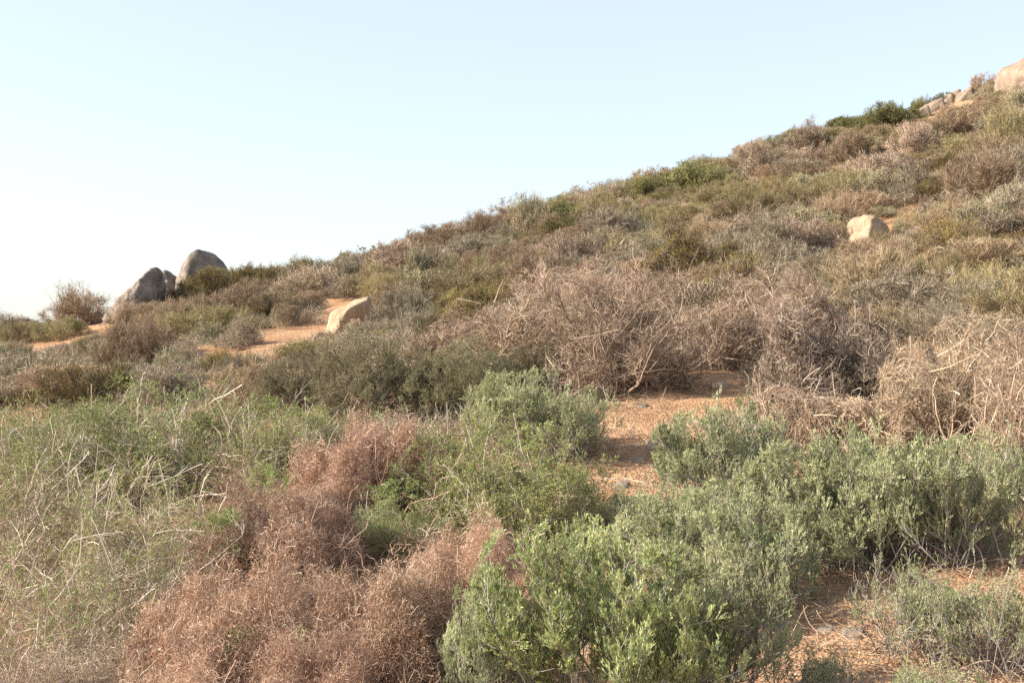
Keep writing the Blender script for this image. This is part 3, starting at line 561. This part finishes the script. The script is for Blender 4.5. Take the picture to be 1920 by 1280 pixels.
# ------------------------------------------------------------------ shrubs of the slope that can be told apart
_far = [
 ('green',1209,376,84,40,'olive green dome shrub on the ridge next to a taller twin'),
 ('green',1312,362,112,60,'wide olive green dome shrub standing highest on the middle ridge'),
 ('pinkdry',1418,332,90,62,'pale pinkish dry shrub on the ridge above the wide green dome'),
 ('green',1480,268,62,32,'small dark green leafy shrub alone on the ridge skyline'),
 ('pinkdry',1518,292,95,56,'grey twiggy shrub in front of the lone dark green ridge shrub'),
 ('dry',1588,308,72,62,'dry brown shrub with a dark hollow high on the slope'),
 ('green',1602,250,72,30,'low green shrub where the dark green ridge row begins'),
 ('green',1668,242,96,44,'largest dark green shrub of the ridge row'),
 ('green',1728,214,42,32,'green shrub between the ridge row and the rock outcrop'),
 ('green',1770,192,50,26,'brownish green shrub growing on the rock outcrop'),
 ('dry',1842,166,58,38,'dark twiggy shrub against the big boulder at the top'),
 ('olive',1668,268,80,36,'olive shrub just under the dark green ridge row'),
 ('dry',1795,252,96,56,'brown dry shrub under the rock outcrop'),
 ('dry',1845,250,78,58,'dark brown dry shrub below the big top boulder'),
 ('olive',1905,290,110,84,'big yellow green shrub at the edge below the top boulder'),
 ('pinkdry',1720,290,90,56,'pinkish dry shrub between the olive shrub and the brown ones'),
 ('leafy',1520,378,90,44,'leafy green shrub with upright shoots on the upper slope'),
 ('leafy',1590,382,70,40,'second leafy shrub with upright shoots on the upper slope'),
 ('olive',1386,412,110,56,'olive leafy shrub below the wide green dome'),
 ('olive',1475,402,95,46,'olive shrub beside the leafy shoots on the upper slope'),
 ('mustard',1752,380,80,40,'yellow green shrub beside the low orange rock'),
 ('mustard',1770,506,130,88,'biggest mustard brown bush, below the half buried boulder'),
 ('mustard',1902,474,70,36,'mustard bush at the picture edge above the grey fine bush'),
 ('mustard',1572,498,64,40,'small mustard bush at the foot of the half buried boulder'),
 ('olive',1655,530,110,60,'brownish olive bush in front of the half buried boulder'),
 ('grey',1830,598,190,72,'broad fine grey green bush above the white dead brush'),
 ('grey',1905,560,130,62,'fine grey green bush at the edge under the mustard bush'),
 ('olive',1255,458,80,52,'pale olive green shrub on the mid ridge slope'),
 ('dry',1322,462,80,46,'brown shrub between the pale olive shrub and the leafy one'),
 ('olive',1195,440,96,62,'leafy olive shrub below the two ridge domes'),
 ('mustard',1362,512,80,50,'little dark mustard bush beside the small upright rock'),
 ('pinkdry',1645,342,130,52,'wide pinkish dry shrub above the leafy shoots'),
 ('grey',645,536,92,56,'grey green shrub on the lower ridge beside the umbel stalks'),
 ('olive',568,506,52,36,'small rounded shrub standing on the lower ridge skyline'),
 ('dry',715,518,66,46,'brown olive shrub below the umbel stalks'),
 ('dry',787,480,90,36,'reddish brown dry shrub on the middle of the ridge'),
 ('olive',840,452,52,28,'olive shrub on the ridge past the reddish brown one'),
 ('dry',906,448,100,44,'tan dry shrub on the ridge before the leafy green ones'),
 ('leafy',992,442,84,66,'leafy green shrub with a ragged top on the ridge'),
 ('green',1066,432,84,50,'olive green shrub next to the ragged leafy one on the ridge'),
 ('olive',1125,424,90,70,'green shrub where the ridge steps up to the domes'),
 ('leafy',790,556,96,78,'dark leafy shrub with upright shoots in the middle of the slope'),
 ('olive',850,550,70,64,'second dark leafy shrub with upright shoots in the middle of the slope'),
 ('olive',905,508,50,28,'small olive shrub under the tan ridge shrub'),
 ('mustard',870,608,130,60,'mustard bush at the head of the pale dead brush'),
 ('mustard',960,580,80,36,'low mustard bush behind the pale dead brush'),
 ('pinkdry',590,548,70,44,'pink dry shrub uphill from the leaning boulder'),
 ('grey',758,618,120,80,'grey dry shrub beside the leaning boulder'),
 ('dry',990,545,130,66,'brown dry shrub above the pale dead thicket'),
 ('pinkdry',1080,520,130,76,'pinkish dry shrub above the pale dead thicket'),
 ('mustard',392,566,104,50,'mustard green bush hugging the foot of the tallest domed boulder'),
 ('mustard',470,536,92,34,'olive yellow bush between the domed boulder and the small ridge shrub'),
 ('grey',462,590,80,44,'grey green shrub below the olive yellow ridge bush'),
 ('dry',325,628,120,58,'brown twiggy shrub in front of the two smaller grey boulders'),
 ('mustard',362,578,100,40,'mustard bush between the narrow and the domed boulder'),
 ('dry',300,612,110,46,'twiggy brown shrub hiding the foot of the sloping grey boulder'),
 ('mustard',412,560,120,54,'mustard green bush covering the base of the tallest domed boulder'),
 ('dry',262,616,90,34,'low brown shrub where the bare sandy bank meets the grey boulders'),
 ('dry',372,622,112,64,'reddish dry shrub below the cluster of grey boulders'),
 ('dry',540,606,76,38,'dark dry shrub beside the bare sandy patch'),
 ('grey',450,650,84,48,'rounded fine grey bush at the tip of the bare sandy patch'),
 ('leafy',385,644,62,34,'pale leafy shrub beside the rounded fine grey bush'),
 ('dry',248,696,140,88,'large brown twiggy shrub below the sloping grey boulder'),
 ('mustard',566,684,130,44,'mustard olive bush below the bare sandy patch'),
 ('mustard',424,700,96,42,'low mustard bush above the green thorn thicket'),
 ('leafy',30,706,84,56,'dark grey green shrub at the picture edge on the lower slope'),
 ('mustard',196,722,70,32,'mustard bush just above the green thorn thicket'),
 ('mustard',78,756,74,36,'lowest mustard bush at the edge of the thorn thicket'),
 ('dry',150,612,120,56,'thin brown scrub under the bare twiggy bush on the low ridge'),
 ('olive',112,632,110,42,'olive green shrub on the low end of the ridge'),
 ('olive',25,646,72,38,'green shrub at the very end of the ridge'),
 ('dry',125,712,110,60,'brown shrub beside the dark grey green edge shrub'),
 ('pinkdry',310,745,150,60,'pale dry shrub behind the long pale canes'),
 ('grey',660,690,170,66,'grey brown shrub above the olive grey heath bushes'),
 ('pinkdry',800,680,150,60,'pale dry shrub between the heath bushes and the mustard bush'),
 ('pinkdry',1500,480,120,60,'pale dry shrub uphill from the forked dead branch'),
 ('pinkdry',1420,450,120,56,'pale dry shrub behind the little dark mustard bush'),
 ('dry',1560,430,110,56,'dry shrub uphill of the half buried boulder'),
 ('dry',1850,380,150,90,'wide brown twiggy shrub beneath the yellow green edge shrub'),
 ('dry',1800,440,120,60,'brown twiggy shrub above the biggest mustard bush'),
]
for kd, px, py, w_, h_, lab in _far: far(kd, px, py, w_, h_, lab)
g0 = ground_at(150, 603); o = link('bare_bush', BARE, loc=(g0[0], g0[1] - .3, g0[2] - .05), rz=1.2, sc=(1.2, 1.1, 1.35)); tag(o, 'bare twiggy bush against the sky beside the sloping grey boulder', 'bare bush'); placed.append((g0[0], g0[1], 1))
g0 = ground_at(255, 606); o = link('bare_bush', BARE, loc=(g0[0], g0[1] - 1.6, g0[2] - .05), rz=4.0, sc=(.6, .6, .6)); tag(o, 'small bare bush in front of the sloping grey boulder', 'bare bush'); placed.append((g0[0], g0[1], .6))
def umbel(px, py, hpx, label):
    rng = np.random.default_rng(px); b = ground_at(px, py); h = hpx / F_PX * b[1]; g = Geo(); n = 4
    P, R = grow(rng, np.zeros((n, 3)), norm(rng.normal(size=(n, 3)) * .22 + [0, 0, 1]), h * rng.uniform(.7, 1, n), .008, .005, 5, .05); tubes(g, P, R, .3, 3, 0, rng)
    P1, R1 = fork(rng, P[:, 3:], R[:, 3:], 22, .2, 1, .8, .16, 3, .1, .1, .7, .7); tubes(g, P1, R1, .3, 3, 0, rng)
    t = np.repeat(P1[:, -1], 12, 0); leaves(g, t, rand_dir(rng, len(t)) + [0, 0, .5], .05, .03, rng.random(len(t)), 1, rng)
    o = link('umbel_plant', g.mesh('umbel_plant', [M['bark_dark'], M['leaf_green']]), loc=b); tag(o, label, 'seed stalk')
umbel(684, 500, 50, 'thin stalks with flat seed heads against the sky on the lower ridge')
umbel(1248, 350, 36, 'thin seed stalks between the two green domes on the ridge')
umbel(1180, 368, 34, 'thin seed stalks behind the first green dome on the ridge')
umbel(590, 500, 30, 'short seed stalks beside the small rounded ridge shrub')

# ------------------------------------------------------------------ the rest of the shrubs on the slope
BARE_SOIL = [  # patches of bare sand, as picture outlines
 [(1125,700),(1420,690),(1400,760),(1240,800),(1240,930),(1120,930),(1130,760)],
 [(375,668),(460,645),(500,622),(590,604),(615,612),(600,628),(500,662),(455,672),(385,680)],
 [(30,640),(200,600),(250,600),(120,650),(60,670)],
 [(1440,1060),(1620,1060),(1640,1280),(1420,1280)], [(1800,930),(1930,930),(1930,1090),(1800,1080)], [(1600,1180),(1930,1150),(1930,1400),(1600,1400)],
 [(1598,405),(1680,408),(1665,450),(1598,455)], [(1685,362),(1720,362),(1720,378),(1685,378)], [(205,490),(425,470),(425,530),(330,545),(205,585)], [(608,562),(692,562),(692,612),(608,618)],
 [(1690,525),(1740,515),(1750,545),(1690,548)], [(1340,460),(1400,462),(1400,480),(1340,480)], [(1268,482),(1296,482),(1296,510),(1268,510)], [(1705,160),(1820,150),(1820,195),(1705,240)], [(1876,100),(1960,100),(1960,165),(1876,165)]]
def inside(px, py, poly):
    c = False; j = len(poly) - 1
    for i in range(len(poly)):
        (xi, yi), (xj, yj) = poly[i], poly[j]
        if (yi > py) != (yj > py) and px < (xj - xi) * (py - yi) / (yj - yi) + xi: c = not c
        j = i
    return c
def photo_xy(x, y): z = float(hill(x, y)); return 960 + F_PX * x / y, 640 - F_PX * z / y
def bare(x, y, rise=0.0, half=0.0):
    """would a shrub of this height and half width stand on, or in front of, a patch of bare sand or a rock?"""
    px, py = photo_xy(x, y); k = F_PX / y
    return any(inside(px + sx * half * k, py - h * rise * k, p) for p in BARE_SOIL for sx in (-.8, 0, .8) for h in (0, .5, 1.0))
LM = [(376,520,'the tallest domed boulder'),(260,560,'the sloping grey boulder'),(650,590,'the leaning tan boulder'),(1630,430,'the half buried boulder'),(1900,140,'the big top boulder'),
      (1770,190,'the pink rock outcrop'),(1668,225,'the dark green ridge row'),(1310,330,'the wide green dome'),(1200,350,'the smaller green dome'),(1703,370,'the low orange rock'),(1770,460,'the biggest mustard bush'),
      (1281,494,'the small upright rock'),(870,580,'the central mustard bush'),(820,510,'the dark leafy middle shrubs'),(690,470,'the ridge seed stalks'),(568,480,'the small round ridge shrub'),
      (990,410,'the ragged leafy ridge shrub'),(500,640,'the bare sandy patch'),(250,650,'the large brown twiggy shrub'),(30,680,'the dark edge shrub'),(1540,350,'the leafy upright shoots'),(1480,250,'the lone ridge shrub'),
      (1180,500,'the pale dead thicket'),(1500,540,'the forked dead branch'),(1840,560,'the fine grey green bush'),(1900,230,'the yellow green edge shrub'),(300,720,'the pale canes of the thicket'),(700,680,'the olive grey heath'),(1400,420,'the upper middle slope')]
LOOK = {'dry': 'brown twiggy', 'pinkdry': 'pale leafless', 'grey': 'fine grey', 'olive': 'olive leafy', 'mustard': 'low mustard', 'green': 'dark green leafy', 'leafy': 'grey green'}
used_labels = set()
def auto_label(kind, px, py, wm, asp=0):
    for b in sorted(LM, key=lambda l: (l[0] - px) ** 2 + 2 * (l[1] - py) ** 2)[:3]:
        lab = one_label(kind, px, py, wm, asp, b)
        if lab not in used_labels: break
    used_labels.add(lab); return lab
def one_label(kind, px, py, wm, asp, b):
    dx, dy = px - b[0], py - b[1]
    rel = ('just ' if abs(dx) + abs(dy) < 60 else '') + ('uphill of' if dy < 0 else 'downhill of') if abs(dy) > .6 * abs(dx) else 'on the higher flank of' if dx > 0 else 'on the lower flank of'
    sz = 'small ' if wm < 1.2 else 'wide ' if wm > 1.9 else 'medium '
    lab = f"{sz}{'domed' if asp > .42 else 'spreading'} {LOOK[kind]} shrub {rel} {b[2]}"; return lab
srng = np.random.default_rng(77); todo = []
cand_n = 24000
d_ = np.sqrt(srng.uniform(9.5 ** 2, 68 ** 2, cand_n)); u_ = srng.uniform(-1.28, 1.28, cand_n) * 960 / F_PX
mix = {'dry': ['dry', 'pinkdry', 'olive', 'grey', 'olive', 'leafy'], 'pinkdry': ['pinkdry', 'dry', 'olive', 'pinkdry', 'grey'], 'grey': ['grey', 'dry', 'grey', 'olive'], 'olive': ['olive', 'dry', 'olive', 'grey', 'pinkdry'], 'mustard': ['dry', 'mustard', 'grey', 'pinkdry'],
       'green': ['olive', 'dry', 'olive', 'leafy', 'green'], 'leafy': ['leafy', 'olive', 'dry', 'pinkdry']}
count = 0
hx = np.array([[f[1], f[2]] for f in _far], float); grid_pts = [(p[0], p[1], p[2]) for p in placed]
for i in range(cand_n):
    y = d_[i]; x = u_[i] * y; px, py = photo_xy(x, y)
    if (py > 800 or (px < 620 and py > 775) or (1120 < px and py > 660) or (560 < px < 1120 and py > 690)) and -170 < px < 2110: continue
    wm = (.6 + 1.9 * srng.random() ** 1.3) * (1.0 if y < 40 else 1.15); hm = wm * srng.uniform(.28, .52) * (.8 if y > 44 else 1)
    A = np.array(grid_pts); dd = np.hypot(A[:, 0] - x, A[:, 1] - y)
    if (dd < .42 * (A[:, 2] + wm / 2)).any(): continue
    if bare(x, y, hm * .95, wm / 2): continue
    k = np.argmin((hx[:, 0] - px) ** 2 + 3 * (hx[:, 1] - py) ** 2); kd = mix[_far[k][0]][srng.integers(len(mix[_far[k][0]]))]
    lab = auto_label(kd, px, py, wm, hm / wm); far_at(kd, x, y, wm, hm, lab, lab.replace(' shrub ', ' shrubs ')); grid_pts.append((x, y, wm / 2)); count += 1
    if count >= 1000: break
small = 0
for i in range(12000):
    y = math.sqrt(srng.uniform(15 ** 2, 62 ** 2)); x = srng.uniform(-1.04, 1.04) * 960 / F_PX * y; px, py = photo_xy(x, y)
    if py > 775 or (px < 620 and py > 765) or (1120 < px and py > 640) or (560 < px < 1120 and py > 680): continue
    wm = srng.uniform(.35, .85); hm = wm * srng.uniform(.4, .75); A = np.array(grid_pts); dd = np.hypot(A[:, 0] - x, A[:, 1] - y)
    if (dd < .72 * A[:, 2] + .25 * wm).any() or bare(x, y, hm * .5, wm * .2): continue
    kd = ['pinkdry', 'olive', 'grey', 'mustard', 'leafy', 'dry', 'olive', 'pinkdry', 'grey'][srng.integers(9)]
    lab = auto_label(kd, px, py, .3, hm / wm - .15).replace('small', 'tiny', 1); far_at(kd, x, y, wm, hm, lab, lab.replace(' shrub ', ' shrubs ')); grid_pts.append((x, y, wm / 2)); small += 1
    if small >= 420: break
print('small', small, 'fill shrubs', count, 'max d', max(p[1] for p in grid_pts))

# ------------------------------------------------------------------ litter, low growth, gravel (nobody could count them)
def scatter(n, dmin, dmax, rng, power=2.0, xlim=1.1):
    d = (rng.uniform(dmin ** power, dmax ** power, n)) ** (1 / power); x = rng.uniform(-xlim, xlim, n) * 960 / F_PX * d; return x, d, hill(x, d)
def litter():
    rng = np.random.default_rng(5); g = Geo(); n = 80000; x, y, z = scatter(n, 4.5, 17, rng)
    dens = fbm(np.stack([x * .9, y * .9, x * 0], 1), 3) + .5; u = 960 + F_PX * x / y; v = 640 - F_PX * z / y
    sunny = ((u > 1120) & (u < 1420) & (v > 690) & (v < 910)); keep = np.where(sunny, rng.random(n) < np.clip(dens - .15, 0, .7) * .8, rng.random(n) < np.clip(dens, .4, 1)); x, y, z = x[keep], y[keep], z[keep]; n = len(x)
    d = rand_dir(rng, n) * [1, 1, .25]; P, R = grow(rng, np.stack([x, y, z + .012], 1), d, rng.uniform(.05, .3, n), .0022, .0012, 4, .3); P[..., 2] = np.maximum(P[..., 2], z[:, None] + .003); tubes(g, P, R, rng.random(n), 3, 0, rng)
    n = 60000; x, y, z = scatter(n, 4.5, 15, rng); u = 960 + F_PX * x / y; v = 640 - F_PX * z / y; keep = ~((u > 1120) & (u < 1420) & (v > 690) & (v < 910)) | (rng.random(n) < .25); x, y, z = x[keep], y[keep], z[keep]; n = len(x)
    leaves(g, np.stack([x, y, z + .006], 1), rand_dir(rng, n) * [1, 1, .3], (.018 * rng.uniform(.5, 1.3, n)), .006, rng.random(n), 1, rng)
    o = link('twig_litter', g.mesh('twig_litter', [M['leaf_dry'], M['bark_dark']])); tag(o, 'dead twigs and dry leaves strewn over the sandy soil', 'litter', kind='stuff')
litter()
def low_growth():
    rng = np.random.default_rng(9); n = 22000; x, y, z = scatter(n, 12, 66, rng, 1.7); keep = np.array([not bare(a, b, .05) for a, b in zip(x, y)]); x, y, z = x[keep], y[keep], z[keep]; n = len(x)
    cx = np.stack([x, y, z], 1); kind = vnoise(np.stack([x * .3, y * .3, x * 0], 1)) + rng.normal(0, .25, n); g = Geo(); m = 14
    base = np.repeat(cx, m, 0) + rng.normal(size=(n * m, 3)) * [.14, .14, 0]; L = np.repeat(rng.uniform(.12, .36, n), m) * rng.uniform(.5, 1.2, n * m)
    P, R = grow(rng, base, norm(rng.normal(size=(n * m, 3)) * .45 + [0, 0, 1]), L, .0035, .002, 3, .25); kk = np.repeat(kind, m)
    a = kk > .05; tubes(g, P[a], R[a], rng.random(a.sum()), 2, 0, rng); tubes(g, P[~a], R[~a], rng.random((~a).sum()), 2, 1, rng)
    for q in range(2):
        t = P[:, 1 + q] ; leaves(g, t, P[:, 2 + q] - P[:, 1 + q] + .05 * rand_dir(rng, len(t)), .05 * rng.uniform(.6, 1.3, len(t)), .014, rng.random(len(t)), 2 if q else 3, rng)
    o = link('low_scrub_growth', g.mesh('low_scrub_growth', [M['leaf_dry'], M['bark_grey'], M['leaf_soft'], M['leaf_dry']])); tag(o, 'low dry grass and heath filling the gaps between the shrubs of the slope', 'undergrowth', kind='stuff')
low_growth()
def gravel():
    rng = np.random.default_rng(3); n = 9000; x, y, z = scatter(n, 5, 17, rng, 1.6); s = .004 + .012 * rng.random(n) ** 4; s = s + (rng.random(n) < .01) * .014
    o8 = np.array([[1, 0, 0], [0, 1, 0], [-1, 0, 0], [0, -1, 0], [0, 0, 1], [0, 0, -1]], float); V = o8[None] * (.7 + .6 * rng.random((n, 6, 1))) * s[:, None, None] * [1, 1, .7]
    an = rng.uniform(0, 6.28, n); ca, sa = np.cos(an)[:, None], np.sin(an)[:, None]; V = np.stack([V[..., 0] * ca - V[..., 1] * sa, V[..., 0] * sa + V[..., 1] * ca, V[..., 2]], -1) + np.stack([x, y, z + s * .3], 1)[:, None]
    q = []
    for a, b in ((0, 1), (1, 2), (2, 3), (3, 0)): q += [[4, a, b, b]]
    b = np.arange(n)[:, None] * 6; g = Geo(); Fq = []
    for a, c in ((0, 1), (2, 3)): Fq.append(np.concatenate([b + 4, b + a, b + c, b + (c + 1) % 4], 1))
    for a, c in ((0, 1), (2, 3)): Fq.append(np.concatenate([b + 5, b + (c + 1) % 4, b + c, b + a], 1))
    g.add(V.reshape(-1, 3), np.concatenate(Fq), np.repeat(rng.random(n), 6), 0)
    m = ramp_mat('gravel_grain', [(.25, .15, .09), (.45, .29, .18), (.6, .47, .36)], .9, hue=0, val=0)
    o = link('gravel', g.mesh('gravel', [m])); tag(o, 'loose sandy gravel on the bare path', 'gravel', kind='stuff')
gravel()
